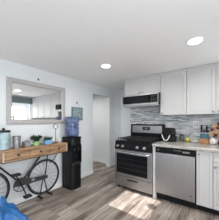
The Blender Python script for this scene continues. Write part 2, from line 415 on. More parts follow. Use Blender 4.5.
# ---------------------------------------------------------------- kitchen: cabinets
def shaker(x0, x1, z0, z1, yf, th=0.02, st=0.065):
    """door slab with a recessed centre panel facing -Y"""
    b = B(); box(b, x0, x1, yf, yf+th, z0, z1)
    f = [f for f in b.faces if f.normal.y < -0.9]
    bmesh.ops.inset_region(b, faces=f, thickness=min(st, (x1-x0)*0.28, (z1-z0)*0.28))
    bmesh.ops.inset_region(b, faces=f, thickness=0.004, depth=-0.007)
    return b
def knob(x, z, yf, parent, m=None):
    b = B(); lathe(b, [(0.006, 0.0), (0.006, -0.012), (0.013, -0.015), (0.015, -0.022), (0.010, -0.027), (0.001, -0.028)], (x, yf, z), 16, 'Y')
    return obj('knob', b, m or M['nickel'], parent, True)
YU, YF = 2.85, 2.47
ZU0, ZU1 = 1.40, 2.145
def upper(x0, x1, z0, z1, doors, label, rail=True):
    t = thing('wall_cabinet', label, 'cabinet', ((x0+x1)/2, YK-0.02, z0), 'white wall cabinets')
    b = B(); box(b, x0, x1, YU+0.02, YK-0.009, z0, ZC-0.004)
    obj('body', b, M['cab'], t)
    bx('top_rail', (x0, x1, YU+0.003, YU+0.02, z1+0.004, ZC-0.006), M['cab'], t, 0.002)
    for (d0, d1, kx) in doors:
        d = obj('door', shaker(d0+0.002, d1-0.002, z0+0.002, z1, YU), M['cab'], t, bev=0.0015)
        knob(kx, z0+0.035, YU, d)
    return t
upper(-1.74, -0.955, 1.825, ZU1, [(-1.74, -1.348, -1.385), (-1.348, -0.957, -1.31)], 'short white two-door wall cabinet above the microwave')
upper(-0.953, -0.507, ZU0, ZU1, [(-0.953, -0.509, -0.915)], 'tall white single-door wall cabinet right of the microwave')
upper(-0.505, 0.325, ZU0, ZU1, [(-0.505, -0.10, -0.135), (-0.098, 0.323, -0.062)], 'tall white two-door wall cabinet cut by the right edge')
upper(0.327, XR-0.004, ZU0, ZU1, [(0.327, XR-0.006, 0.365)], 'tall white single-door wall cabinet in the corner by the window, beyond the right edge')

ZT = 0.915
def base_body(t, x0, x1):
    obj('body', box(B(), x0, x1, YF+0.02, YK-0.009, 0.10, ZT-0.04), M['cab'], t)
    bx('toe_kick', (x0, x1, YF+0.075, YF+0.09, 0.0, 0.10), M['blackpl'], t)
t = thing('base_cabinet', 'narrow white base cabinet with one full-height door right of the dishwasher', 'cabinet', (-0.217, 2.8, 0), 'white base cabinets')
base_body(t, -0.317, -0.118)
d = obj('door', shaker(-0.314, -0.121, 0.105, 0.868, YF, st=0.05), M['cab'], t, bev=0.0015); knob(-0.285, 0.825, YF, d)
t = thing('base_cabinet', 'white base cabinet with drawer over door at the right edge', 'cabinet', (0.1, 2.8, 0), 'white base cabinets')
base_body(t, -0.117, 0.32)
d = obj('drawer', shaker(-0.114, 0.318, 0.735, 0.868, YF, st=0.04), M['cab'], t, bev=0.0015); knob(0.10, 0.80, YF, d)
d = obj('door', shaker(-0.114, 0.318, 0.105, 0.727, YF, st=0.05), M['cab'], t, bev=0.0015); knob(-0.09, 0.675, YF, d)
t = thing('base_cabinet', 'white corner base cabinet beside the right wall', 'cabinet', (0.53, 2.8, 0), 'white base cabinets')
base_body(t, 0.322, XR-0.002)
d = obj('door', shaker(0.325, XR-0.006, 0.105, 0.868, YF, st=0.05), M['cab'], t, bev=0.0015); knob(0.36, 0.825, YF, d)
tag(bx('filler_panel', (-0.952, -0.905, YF, YK-0.012, 0.0, ZT-0.041), M['cab']), 'white vertical cabinet panel between the stove and the dishwasher', 'panel')
tag(bx('countertop', (-0.953, XR-0.001, YF-0.03, YK-0.0085, ZT-0.04, ZT), M['granite'], None, 0.004), 'pale speckled granite countertop over the dishwasher and cabinets', 'countertop')

# ---------------------------------------------------------------- dishwasher
t = thing('dishwasher', 'stainless steel dishwasher with dark control strip under the countertop', 'dishwasher', (-0.61, 2.8, 0))
X0, X1 = -0.902, -0.320
obj('tub', box(B(), X0, X1, YF+0.03, YK-0.06, 0.10, ZT-0.042), M['blackpl'], t)
bx('toe_kick', (X0, X1, YF+0.06, YF+0.075, 0.0, 0.10), M['blackpl'], t)
d = bx('door', (X0+0.003, X1-0.010, YF-0.022, YF+0.03, 0.125, 0.775), M['steel'], t, 0.005)
bx('logo', (X1-0.085, X1-0.045, YF-0.0235, YF-0.022, 0.20, 0.212), M['darkmark'], d)
c = bx('control_panel', (X0+0.003, X1-0.003, YF-0.022, YF+0.03, 0.782, ZT-0.046), M['black'], t, 0.004)
bx('handle_recess', (X0+0.14, X1-0.22, YF-0.024, YF-0.022, 0.787, 0.812), M['blackgl'], c)
bx('display', (X1-0.17, X1-0.075, YF-0.0235, YF-0.022, 0.815, 0.838), M['nickel'], c)
for k in range(5): bx('button', (X0+0.29+k*0.022, X0+0.302+k*0.022, YF-0.0235, YF-0.022, 0.838, 0.842), M['mark'], c)
b = B(); lathe(b, [(0.012, 0), (0.012, -0.004), (0.010, -0.005)], (X0+0.05, YF-0.022, 0.828), 16, 'Y'); obj('status_dial', b, M['nickel'], c, True)
bx('edge_trim', (X1-0.009, X1-0.001, YF-0.021, YF+0.03, 0.125, 0.775), M['blackpl'], t)

# ---------------------------------------------------------------- stove
t = thing('stove', 'black and stainless gas range with oven below the microwave', 'stove', (-1.335, 2.8, 0))
X0, X1 = -1.715, -0.955; YS = 2.45
obj('body', box(B(), X0, X1, YS+0.045, YK-0.03, 0.05, 0.895), M['black'], t)
for (fx, fy) in ((X0+0.05, YS+0.08), (X1-0.05, YS+0.08), (X0+0.05, YK-0.1), (X1-0.05, YK-0.1)):
    b = B(); lathe(b, [(0.018, 0), (0.018, 0.05)], (fx, fy, 0), 12); obj('foot', b, M['blackpl'], t)
dr = bx('drawer', (X0+0.003, X1-0.003, YS+0.008, YS+0.045, 0.055, 0.245), M['steelh'], t, 0.004)
bx('drawer_pull', (-1.445, -1.225, YS+0.004, YS+0.0085, 0.186, 0.208), M['blackpl'], dr, 0.002)
b = B(); box(b, X0+0.003, X1-0.003, YS, YS+0.045, 0.255, 0.745)
dd = obj('oven_door', b, M['steelh'], t, bev=0.004)
bx('oven_window', (X0+0.045, X1-0.085, YS-0.003, YS+0.001, 0.305, 0.675), M['blackgl'], dd, 0.002)
b = B(); hz = 0.708
tube(b, [(X0+0.03, YS-0.045, hz), (X1-0.03, YS-0.045, hz)], 0.013, 12)
for hx in (X0+0.07, X1-0.07): tube(b, [(hx, YS, hz), (hx, YS-0.045, hz)], 0.009, 8)
obj('handle', b, M['chrome'], dd, True)
b = B()
for k in range(3):
    z = 0.40+k*0.09; tube(b, [(X0+0.07, YS-0.0035, z), (X1-0.11, YS-0.0035, z)], 0.0012, 6)
obj('rack_lines', b, M['darkmark'], dd)
# front control panel, slanted
b = B(); pr = [(YS-0.005, 0.755), (YS+0.02, 0.875), (YS+0.02, 0.895), (YS+0.09, 0.895), (YS+0.09, 0.755)]
vs = [[b.verts.new((x, y, z)) for (y, z) in pr] for x in (X0, X1)]
b.faces.new(vs[0]); b.faces.new(vs[1][::-1])
for k in range(5): b.faces.new((vs[0][k], vs[0][(k+1) % 5], vs[1][(k+1) % 5], vs[1][k]))
cp = obj('control_panel', b, M['black'], t, bev=0.003)
for kx in (-1.645, -1.535, -1.235, -1.10, ):
    b = B(); lathe(b, [(0.026, 0.004), (0.026, -0.006), (0.021, -0.010), (0.019, -0.032), (0.016, -0.034)], (kx, YS+0.006, 0.813), 20, 'Y')
    box(b, kx-0.004, kx+0.004, YS-0.034, YS-0.02, 0.797, 0.829)
    obj('knob', b, M['steelh'], cp, True)
ct = bx('cooktop', (X0, X1, YS+0.02, YK-0.09, 0.895, 0.912), M['black'], t, 0.004)
for (ux, uy) in ((-1.52, 2.63), (-1.15, 2.63), (-1.335, 2.78), (-1.52, 2.93), (-1.15, 2.93)):
    b = B(); lathe(b, [(0.05, 0), (0.05, 0.006), (0.034, 0.008), (0.034, 0.018), (0.03, 0.021)], (ux, uy, 0.912), 20); obj('burner', b, M['iron'], ct, True)
for (g0, g1) in ((X0+0.03, -1.465), (-1.455, -1.215), (-1.205, X1-0.03)):
    b = B(); y0, y1, z = YS+0.06, YK-0.13, 0.943
    for x in (g0, g1-0.012): box(b, x, x+0.012, y0, y1, z, z+0.014)
    for k in range(5):
        y = y0+(y1-y0-0.012)*k/4; box(b, g0, g1, y, y+0.012, z+0.002, z+0.014)
    mx = (g0+g1)/2; box(b, mx-0.006, mx+0.006, y0, y1, z+0.002, z+0.014)
    for x in (g0, g1-0.012):
        for y in (y0, y1-0.012): box(b, x, x+0.012, y, y+0.012, 0.912, z+0.005)
    obj('grate', b, M['iron'], ct)
bgd = bx('backguard', (X0, X1, YK-0.09, YK-0.015, 0.895, 1.222), M['black'], t, 0.012)
bx('steel_panel', (X0+0.045, X1-0.045, YK-0.0945, YK-0.089, 1.035, 1.188), M['steelh'], bgd, 0.003)
bx('display', (-1.42, -1.25, YK-0.097, YK-0.094, 1.095, 1.166), M['display'], bgd)
bx('clock_digits', (-1.365, -1.305, YK-0.0985, YK-0.097, 1.128, 1.143), M['nickel'], bgd)

# ---------------------------------------------------------------- microwave
t = thing('microwave', 'black and stainless over-the-range microwave under the short cabinet', 'microwave', (-1.345, 2.95, 1.58))
X0, X1, Y0, Z0, Z1 = -1.735, -0.958, 2.745, 1.582, 1.82
obj('body', box(B(), X0, X1, Y0+0.035, YK-0.01, Z0+0.02, Z1), M['blackpl'], t)
bx('vent_grille', (X0, X1, Y0+0.004, Y0+0.035, Z1-0.028, Z1), M['brightsteel'], t, 0.003)
bx('bottom_plate', (X0, X1, Y0+0.01, YK-0.012, Z0, Z0+0.02), M['brightsteel'], t, 0.002)
d = bx('door', (X0, -1.135, Y0, Y0+0.035, Z0+0.022, Z1-0.030), M['black'], t, 0.004)
bx('door_window', (X0+0.04, -1.19, Y0-0.003, Y0+0.001, Z0+0.065, Z1-0.045), M['blackgl'], d, 0.002)
bx('door_trim', (X0, -1.135, Y0-0.004, Y0, Z0+0.022, Z0+0.054), M['brightsteel'], d, 0.002)
bx('side_trim', (X0, X0+0.022, Y0-0.004, Y0, Z0+0.0545, Z1-0.031), M['brightsteel'], d, 0.002)
b = B(); tube(b, [(-1.152, Y0, Z0+0.07), (-1.152, Y0-0.03, Z0+0.085), (-1.152, Y0-0.03, Z1-0.065), (-1.152, Y0, Z1-0.05)], 0.008, 8); obj('handle', b, M['blackpl'], d, True)
c = bx('control_panel', (-1.130, X1, Y0, Y0+0.035, Z0+0.022, Z1-0.030), M['blackgl'], t, 0.004)
bx('panel_trim', (-1.130, X1, Y0-0.004, Y0, Z0+0.022, Z0+0.054), M['brightsteel'], c, 0.002)
bx('side_trim', (X1-0.010, X1, Y0-0.004, Y0, Z0+0.0545, Z1-0.031), M['brightsteel'], c, 0.002)
bx('display', (-1.105, -0.985, Y0-0.0015, Y0, Z1-0.072, Z1-0.045), M['display'], c)
for r in range(4):
    for k in range(3):
        bx('button', (-1.10+k*0.042, -1.076+k*0.042, Y0-0.0015, Y0, Z0+0.065+r*0.022, Z0+0.071+r*0.022), M['darkmark'], c)

# ---------------------------------------------------------------- things on the counter
# black appliance with a white U handle
t = thing('countertop_grill', 'black rounded countertop appliance with white U-shaped handle beside the stove', 'appliance', (-0.83, 2.92, ZT))
x0, x1, y0, y1 = -0.925, -0.70, 2.82, 3.03; xh = -0.765
bx('base', (x0, x1, y0, y1, ZT, ZT+0.10), M['blackpl'], t, 0.02)
b = B(); box(b, x0+0.006, x1-0.004, y0+0.01, y1, ZT+0.105, ZT+0.25)
for v in b.verts:
    if v.co.z > ZT+0.2: v.co.x = (v.co.x-(x0+x1)/2)*0.85+(x0+x1)/2; v.co.y = (v.co.y-(y0+y1)/2)*0.8+(y0+y1)/2
lid = obj('lid', b, M['black'], t, bev=0.025)
b = B(); yh = y0-0.012
tube(b, [(x0+0.012, yh, ZT+0.115), (x0+0.03, yh, ZT+0.075), (x0+0.05, yh, ZT+0.035), (x0+0.07, yh, ZT+0.025), (xh-0.065, yh, ZT+0.025), (xh-0.045, yh, ZT+0.04), (xh-0.02, yh, ZT+0.085), (xh-0.012, yh, ZT+0.115)], 0.009, 8)
for hx in (x0+0.012, xh-0.012): tube(b, [(hx, yh, ZT+0.115), (hx, y0+0.02, ZT+0.118)], 0.009, 8)
obj('handle', b, M['whitepl'], t, True)
# dark jar
t = thing('jar', 'small dark greenish glass jar between the black appliance and yellow fruit', 'jar', (-0.625, 3.06, ZT))
b = B(); lathe(b, [(0.036, 0), (0.04, 0.006), (0.04, 0.075), (0.03, 0.09), (0.026, 0.10)], (-0.625, 3.06, ZT), 20); obj('glass_body', b, M['olive'], t, True)
b = B(); lathe(b, [(0.03, 0.10), (0.03, 0.122), (0.027, 0.125)], (-0.625, 3.06, ZT), 20); obj('lid', b, M['guard'], t, True)
# yellow gourd-like fruit with a long dark stem
t = thing('yellow_fruit', 'small yellow fruit with a long slanted dark stem on the counter', 'fruit', (-0.525, 3.05, ZT))
b = B(); lathe(b, [(0.004, 0), (0.024, 0.004), (0.038, 0.02), (0.042, 0.036), (0.036, 0.055), (0.022, 0.07), (0.006, 0.078)], (-0.525, 3.05, ZT), 20); obj('flesh', b, M['yellow'], t, True)
b = B(); tube(b, [(-0.525, 3.05, ZT+0.074), (-0.505, 3.06, ZT+0.11), (-0.475, 3.075, ZT+0.165)], [0.006, 0.005, 0.006], 8); obj('stem', b, M['stemg'], t, True)
# outlet plates
def plate(x, z, label, kind):
    t = thing('outlet_plate', label, 'outlet', (x, YK-0.009, z))
    bx('cover', (x-0.05, x+0.05, YK-0.014, YK-0.0085, z-0.075, z+0.075), M['whitepl'], t, 0.003)
    for s in (-0.022, 0.022):
        bx('socket' if kind else 'switch', (x+s-0.014, x+s+0.014, YK-0.018, YK-0.014, z-0.03, z+0.03), M['cab'], t, 0.002)
plate(-0.41, 1.225, 'white double outlet plate on the mosaic tile above the yellow fruit', True)
# white dish
t = thing('soap_dish', 'low white dish on the counter left of the knife block', 'dish', (-0.415, 3.02, ZT))
b = B(); lathe(b, [(0.035, 0), (0.05, 0.004), (0.064, 0.03), (0.060, 0.03), (0.045, 0.009), (0.002, 0.008)], (-0.415, 3.02, ZT), 24); obj('bowl', b, M['ceramic'], t, True)
# knife block
kx, ky = -0.262, 2.99
t = thing('knife_block', 'orange wood and teal knife block with black-handled knives', 'knife block', (kx, ky, ZT))
bx('wood_base', (kx-0.062, kx+0.062, ky-0.05, ky+0.06, ZT, ZT+0.085), M['blockwood'], t, 0.006)
bx('teal_upper', (kx-0.062, kx+0.062, ky-0.05, ky+0.06, ZT+0.086, ZT+0.165), M['teal'], t, 0.006)
for i, (ox, oy, hh) in enumerate(((-0.042, 0.0, 0.135), (0.034, -0.015, 0.13), (-0.006, 0.03, 0.055), (0.05, 0.035, 0.05))):
    k = thing('knife', ['tall black-handled knife at the left of the knife block', 'black-handled knife at the right front of the knife block', 'shorter black-handled knife at the back of the knife block', 'short black-handled knife at the back right of the knife block'][i], 'knife', (kx+ox, ky+oy, ZT+0.165), 'knives in the block')
    bx('bolster', (kx+ox-0.007, kx+ox+0.007, ky+oy-0.012, ky+oy+0.012, ZT+0.1655, ZT+0.178), M['chrome'], k)
    bx('handle', (kx+ox-0.013, kx+ox+0.013, ky+oy-0.014, ky+oy+0.014, ZT+0.1785, ZT+0.168+hh), M['blackpl'], k, 0.005)
# vase with dried flowers
vx, vy = -0.135, 2.96
t = thing('vase', 'round off-white ceramic vase right of the knife block', 'vase', (vx, vy, ZT))
b = B(); lathe(b, [(0.03, 0), (0.048, 0.01), (0.058, 0.04), (0.05, 0.075), (0.03, 0.098), (0.033, 0.11), (0.028, 0.11), (0.025, 0.095)], (vx, vy, ZT), 24); obj('vessel', b, M['ceramic'], t, True)
def blob(bm, c, r, seed, squash=1.0):
    rr = random.Random(seed)
    res = bmesh.ops.create_icosphere(bm, subdivisions=2, radius=r, matrix=Matrix.Translation(c))
    for v in res['verts']:
        d = v.co-Vector(c); v.co = Vector(c)+Vector((d.x, d.y, d.z*squash))*(0.75+0.5*rr.random())
def petals(bm, c, r, n, seed):
    rr = random.Random(seed); c = Vector(c)
    for i in range(n):
        u = rr.uniform(-1, 1); a = rr.uniform(0, 2*PI); s = math.sqrt(1-u*u); d = Vector((s*math.cos(a), s*math.sin(a), u))
        side = d.orthogonal().normalized(); up = d.cross(side); w = r*0.42
        p = [c+d*r*0.1, c+d*r*0.6+side*w, c+d*r*1.05+up*w*0.3, c+d*r*0.6-side*w]
        q = [x+up*r*0.06 for x in p]
        v = [bm.verts.new(x) for x in p+q]
        for f in ((0, 1, 2, 3), (7, 6, 5, 4), (0, 4, 5, 1), (1, 5, 6, 2), (2, 6, 7, 3), (3, 7, 4, 0)): bm.faces.new([v[j] for j in f])
t = thing('dried_flowers', 'bunch of tan and burgundy dried flowers in the off-white vase', 'flowers', (vx, vy, ZT+0.1))
heads = [((-0.03, -0.02, 0.17), 0.042, 'tan'), ((0.05, -0.03, 0.21), 0.05, 'tan'), ((0.02, 0.02, 0.28), 0.048, 'tan'), ((0.10, 0.0, 0.28), 0.045, 'tan'), ((0.085, -0.03, 0.14), 0.045, 'tan'),
         ((-0.02, 0.0, 0.235), 0.028, 'burg'), ((0.06, -0.05, 0.265), 0.026, 'burg'), ((0.105, -0.04, 0.215), 0.03, 'burg'), ((0.03, -0.06, 0.155), 0.024, 'burg'), ((0.07, 0.02, 0.325), 0.03, 'burg'), ((0.125, 0.0, 0.16), 0.03, 'burg')]
for i, (c, r, mm) in enumerate(heads):
    b = B(); p = (vx+c[0], vy+c[1], ZT+c[2]); blob(b, p, r*0.6, i); petals(b, p, r, 26, i+50)
    obj('bloom', b, M[mm], t)
    b = B(); tube(b, [(vx, vy, ZT+0.103), (vx+c[0]*0.4, vy+c[1]*0.4, ZT+0.10+(c[2]-0.1)*0.6), p], 0.0025, 6); obj('stem', b, M['brownleaf'], t)
bb = B(); blob(bb, (vx+0.085, vy-0.06, ZT+0.028), 0.03, 91, 0.8); petals(bb, (vx+0.085, vy-0.06, ZT+0.032), 0.036, 24, 92)
for v in bb.verts: v.co.z = max(v.co.z, ZT+0.001)
tag(obj('fallen_bloom', bb, M['burg']), 'dark red bloom lying on the counter in front of the vase', 'flower')

# ---------------------------------------------------------------- mirror, sign, hook on the left wall
MY0, MY1, MZ0, MZ1, FW = 0.871, 1.903, 1.242, 1.945, 0.075
t = thing('wall_mirror', 'wide rectangular mirror in a textured silver frame on the left wall', 'mirror', (XL, (MY0+MY1)/2, MZ0))
b = B()
prof = [(0, 0), (0, 0.022), (0.012, 0.03), (FW-0.018, 0.03), (FW-0.006, 0.022), (FW, 0.012), (FW, 0)]
rings = []
for (cy, cz, sy, sz) in ((MY0, MZ0, 1, 1), (MY1, MZ0, -1, 1), (MY1, MZ1, -1, -1), (MY0, MZ1, 1, -1)):
    rings.append([b.verts.new((XL+0.002+h, cy+sy*w, cz+sz*w)) for (w, h) in prof])
for i in range(4):
    a, c = rings[i], rings[(i+1) % 4]
    for k in range(len(prof)): k2 = (k+1) % len(prof); b.faces.new((a[k], a[k2], c[k2], c[k]))
obj('frame', b, M['frame'], t)
bx('glass', (XL+0.004, XL+0.010, MY0+FW-0.004, MY1-FW+0.004, MZ0+FW-0.004, MZ1-FW+0.004), M['mirror'], t)
t = thing('wall_hook', 'small dark hook on the left wall above the mirror', 'hook', (XL, 1.36, 2.01))
b = B(); lathe(b, [(0.016, 0), (0.016, 0.004), (0.008, 0.006)], (XL, 1.36, 2.01), 14, 'X'); obj('plate', b, M['guard'], t, True)
b = B(); tube(b, [(XL+0.004, 1.36, 2.012), (XL+0.02, 1.36, 2.005), (XL+0.022, 1.36, 1.99), (XL+0.014, 1.36, 1.983)], 0.004, 8); obj('peg', b, M['guard'], t, True)
t = thing('hanging_sign', 'square grey-green board sign hanging by string above the water cooler', 'sign', (XL, 2.22, 1.3))
bx('board', (XL+0.003, XL+0.016, 2.075, 2.375, 1.31, 1.585), M['sign'], t, 0.003)
b = B()
for (a, c, d_, e) in ((2.075, 2.087, 1.31, 1.585), (2.363, 2.375, 1.31, 1.585), (2.087, 2.363, 1.31, 1.322), (2.087, 2.363, 1.573, 1.585)): box(b, XL+0.004, XL+0.02, a, c, d_, e)
obj('border', b, M['teal'], t)
for k, (ya, yb) in enumerate(((2.11, 2.34), (2.13, 2.32), (2.11, 2.30), (2.12, 2.34), (2.15, 2.31))):
    z = 1.54-k*0.042; bx('text_line', (XL+0.0155, XL+0.0172, ya, yb, z-0.006, z+0.005), M['mark2'], t)
b = B(); tube(b, [(XL+0.010, 2.12, 1.583), (XL+0.01, 2.222, 1.685)], 0.0022, 6); tube(b, [(XL+0.010, 2.33, 1.583), (XL+0.01, 2.222, 1.685)], 0.0022, 6); obj('string', b, M['galv'], t)
b = B(); lathe(b, [(0.016, 0), (0.016, 0.016), (0.008, 0.02)], (XL, 2.222, 1.69), 12, 'X'); obj('nail', b, M['guard'], t, True)

# ---------------------------------------------------------------- bicycle console table
TX0, TX1, TY0, TY1, TZ0, TZ1 = -2.56, -2.27, 0.735, 1.735, 0.745, 0.90
t = thing('bicycle_console_table', 'wooden three-drawer console table carried on a black bicycle frame', 'console table', (-2.42, 1.2, 0))
b = B(); box(b, TX0, TX1+0.008, TY0-0.01, TY1+0.01, TZ1-0.022, TZ1); obj('tabletop', b, M['wood'], t, bev=0.003)
b = B()
box(b, TX0, TX1, TY0, TY0+0.02, TZ0, TZ1-0.023); box(b, TX0, TX1, TY1-0.02, TY1, TZ0, TZ1-0.023)
box(b, TX0, TX1, TY0+0.02, TY1-0.02, TZ0, TZ0+0.015); box(b, TX0, TX0+0.015, TY0+0.02, TY1-0.02, TZ0+0.015, TZ1-0.023)
obj('case', b, M['wood'], t)
b = B()
for z in (TZ0-0.004, ): box(b, TX0, TX1+0.003, TY0-0.004, TY1+0.004, z-0.006, z+0.004)
obj('metal_edge', b, M['bike'], t)
bx('corner_strip', (TX1+0.0005, TX1+0.005, TY0-0.002, TY0+0.016, TZ0+0.005, TZ1-0.024), M['palewood'], t)
bx('corner_strip', (TX1+0.0005, TX1+0.005, TY1-0.016, TY1+0.002, TZ0+0.005, TZ1-0.024), M['palewood'], t)
dw = (TY1-TY0-0.04)/3
for k, ky_ in enumerate((0.895, 1.235, 1.565)):
    y0 = TY0+0.02+k*dw
    d = bx('drawer', (TX1-0.016, TX1+0.004, y0+0.003, y0+dw-0.003, TZ0+0.019, TZ1-0.027), M['wood'], t, 0.002)
    b = B(); lathe(b, [(0.008, 0), (0.008, 0.01), (0.017, 0.014), (0.017, 0.022), (0.01, 0.026)], (TX1+0.004, y0+dw/2, (TZ0+TZ1)/2), 16, 'X'); obj('knob', b, M['bike'], d, True)
BX = -2.42; WR = 0.275
def wheel(cy, cz):
    b = B(); torus(b, (BX, cy, cz), WR, 0.0125, 'X', 64, 8); torus(b, (BX, cy, cz), WR-0.02, 0.006, 'X', 64, 6)
    w = obj('wheel', b, M['bike'], t, True)
    b = B(); lathe(b, [(0.016, -0.03), (0.02, -0.026), (0.012, -0.02), (0.012, 0.02), (0.02, 0.026), (0.016, 0.03)], (BX, cy, cz), 14, 'X'); obj('hub', b, M['bike'], w, True)
    for k in range(20):
        a = 2*PI*k/20+0.1; s = 0.015 if k % 2 else -0.015
        b = B(); tube(b, [(BX+s, cy+0.014*math.cos(a), cz+0.014*math.sin(a)), (BX, cy+(WR-0.02)*math.cos(a), cz+(WR-0.02)*math.sin(a))], 0.0017, 5); obj('spoke', b, M['bike'], w)
    return w
RY, FY, WZ = 1.385, 0.585, 0.355
wheel(RY, WZ); wheel(FY, WZ)
BB = (BX, 1.0, 0.355)
def tb(name, pts, r, parent=t, m='bike'):
    return obj(name, tube(B(), pts, r, 10), M[m], parent, True)
zt = TZ0-0.008
tb('seat_tube', [(BX, 1.03, 0.40), (BX, 1.345, zt)], 0.011)
tb('seat_stay', [(BX, 1.06, 0.395), (BX, 1.31, zt)], 0.006)
tb('down_tube', [(BX, 0.98, 0.40), (BX, 0.75, 0.66), (BX, 0.67, zt)], 0.012)
tb('fork', [(BX+0.02, FY, WZ), (BX+0.02, 0.64, 0.6), (BX+0.01, 0.745, zt)], 0.010)
tb('rear_strut', [(BX+0.028, RY, WZ), (BX+0.028, 1.43, zt)], 0.009)
tb('rear_strut', [(BX+0.028, 1.47, 0.575), (BX+0.028, 1.55, 0.615), (BX+0.025, 1.63, zt)], 0.007)
tb('chain_stay', [(BX-0.022, 1.0, 0.36), (BX-0.022, RY, WZ)], 0.009)
# kickstand
ks = tb('kickstand', [(BX-0.026, RY, WZ), (-2.50, 1.35, 0.012), (-2.47, 1.34, 0.012)], 0.009)
tb('kickstand', [(BX-0.026, RY, WZ), (-2.50, 1.50, 0.012), (-2.47, 1.53, 0.012)], 0.009)
bx('foot', (-2.54, -2.40, 1.32, 1.355, 0.0, 0.02), M['bike'], t, 0.004); bx('foot', (-2.54, -2.40, 1.50, 1.535, 0.0, 0.02), M['bike'], t, 0.004)
# chainring, guard, crank
b = B(); torus(b, (BX+0.03, 1.0, 0.355), 0.095, 0.006, 'X', 40, 8)
for k in range(5):
    a = 2*PI*k/5+0.3; tube(b, [(BX+0.03, 1.0+0.02*math.cos(a), 0.355+0.02*math.sin(a)), (BX+0.03, 1.0+0.092*math.cos(a), 0.355+0.092*math.sin(a))], 0.004, 6)
cr = obj('chainring', b, M['bike'], t, True)
b = B()
pts = []
for k in range(13):
    a = PI*1.02 - k*PI*0.60/12
    pts.append((1.0+0.103*math.cos(a), 0.355+0.103*math.sin(a)))
outer = pts+[(1.12, 0.415), (RY+0.03, 0.385), (RY+0.03, 0.335), (1.10, 0.335), (0.98, 0.345)]
f0 = [b.verts.new((BX+0.038, y, z)) for (y, z) in outer]; f1 = [b.verts.new((BX+0.054, y, z)) for (y, z) in outer]
b.faces.new(f0); b.faces.new(f1[::-1])
for k in range(len(outer)): b.faces.new((f0[k], f0[(k+1) % len(outer)], f1[(k+1) % len(outer)], f1[k]))
g = obj('chain_guard', b, M['guard'], t)
bx('plate', (BX+0.055, BX+0.058, 1.145, 1.195, 0.36, 0.405), M['galv'], g)
c1, c2 = (BX+0.06, 0.915, 0.535), (BX+0.06, 1.07, 0.175)
ck = tb('crank', [c1, (BX+0.06, 1.0, 0.355), c2], [0.008, 0.012, 0.008])
for c in (c1, c2):
    b = B(); box(b, c[0]-0.005, c[0]+0.075, c[1]-0.05, c[1]+0.05, c[2]-0.014, c[2]+0.014); obj('pedal', b, M['rubber'], ck, bev=0.005)
b = B(); lathe(b, [(0.018, -0.05), (0.018, 0.065)], (BX, 1.0, 0.355), 14, 'X'); obj('axle', b, M['bike'], t, True)

# ---------------------------------------------------------------- things on the console table
ZTB = TZ1
t = thing('drink_dispenser', 'pale blue glass jar with black lid at the left end of the table', 'drink dispenser', (-2.40, 0.79, ZTB))
jx, jy = -2.40, 0.785
b = B(); lathe(b, [(0.07, 0), (0.080, 0.006), (0.080, 0.215), (0.080, 0.235), (0.078, 0.236), (0.078, 0.012), (0.01, 0.010)], (jx, jy, ZTB), 28); obj('jar', b, M['jarglass'], t, True)
b = B(); lathe(b, [(0.077, 0.013), (0.077, 0.15), (0.002, 0.15)], (jx, jy, ZTB), 28); obj('water', b, mat_tinted('jar_water', (0.50, 0.66, 0.72), 0.6, 0.1), t, True)
b = B(); lathe(b, [(0.082, 0.236), (0.083, 0.255), (0.08, 0.262), (0.02, 0.264)], (jx, jy, ZTB), 28); l_ = obj('lid', b, M['blackpl'], t, True)
b = B(); lathe(b, [(0.012, 0.264), (0.018, 0.275), (0.02, 0.285), (0.008, 0.295)], (jx, jy, ZTB), 16); obj('lid_knob', b, M['blackpl'], l_, True)
t = thing('bottle', 'tall black bottle behind the pale blue jar', 'bottle', (-2.525, 0.745, ZTB))
b = B(); lathe(b, [(0.033, 0), (0.036, 0.005), (0.036, 0.24), (0.03, 0.28), (0.015, 0.31), (0.014, 0.34)], (-2.525, 0.745, ZTB), 20); obj('vessel', b, M['blackpl'], t, True)
b = B(); lathe(b, [(0.017, 0.341), (0.017, 0.372), (0.014, 0.375)], (-2.525, 0.745, ZTB), 16); obj('cap', b, M['black'], t, True)
t = thing('metal_bucket', 'tapered galvanised metal cup next to the pale blue jar', 'bucket', (-2.37, 0.938, ZTB))
b = B(); lathe(b, [(0.038, 0), (0.042, 0.003), (0.053, 0.165), (0.056, 0.168), (0.056, 0.174), (0.051, 0.174), (0.040, 0.01), (0.002, 0.008)], (-2.37, 0.938, ZTB), 28); obj('cup', b, M['galv'], t, True)
b = B(); torus(b, (-2.37, 0.938, ZTB+0.172), 0.054, 0.004, 'Z', 28, 6); obj('rim', b, M['galv'], t, True)
def leaves(bm, c, n, rmin, rmax, w, seed, up=0.3, spread=1.0):
    rr = random.Random(seed); c = Vector(c)
    for i in range(n):
        a = rr.uniform(0, 2*PI); e = rr.uniform(up, 1.45); d = Vector((math.cos(a)*math.cos(e)*spread, math.sin(a)*math.cos(e)*spread, math.sin(e))).normalized()
        L = rr.uniform(rmin, rmax); side = d.cross(Vector((0, 0, 1))); side = side.normalized() if side.length > 1e-3 else Vector((1, 0, 0)); nrm = side.cross(d)
        p = [c+d*L*0.05, c+d*L*0.55+side*w-nrm*w*0.2, c+d*L-nrm*w*0.6, c+d*L*0.55-side*w-nrm*w*0.2]
        q = [x-nrm*0.0015 for x in p]; v = [bm.verts.new(x) for x in p+q]
        for f in ((0, 1, 2, 3), (7, 6, 5, 4), (0, 4, 5, 1), (1, 5, 6, 2), (2, 6, 7, 3), (3, 7, 4, 0)): bm.faces.new([v[j] for j in f])
    return bm
def pot(bm, c, r0, r1, h, n=24):
    lathe(bm, [(r0*0.9, 0), (r0, 0.003), (r1, h-0.01), (r1*1.05, h-0.008), (r1*1.05, h), (r1*0.9, h), (r1*0.85, h-0.012), (0.002, h-0.012)], c, n)
    return bm
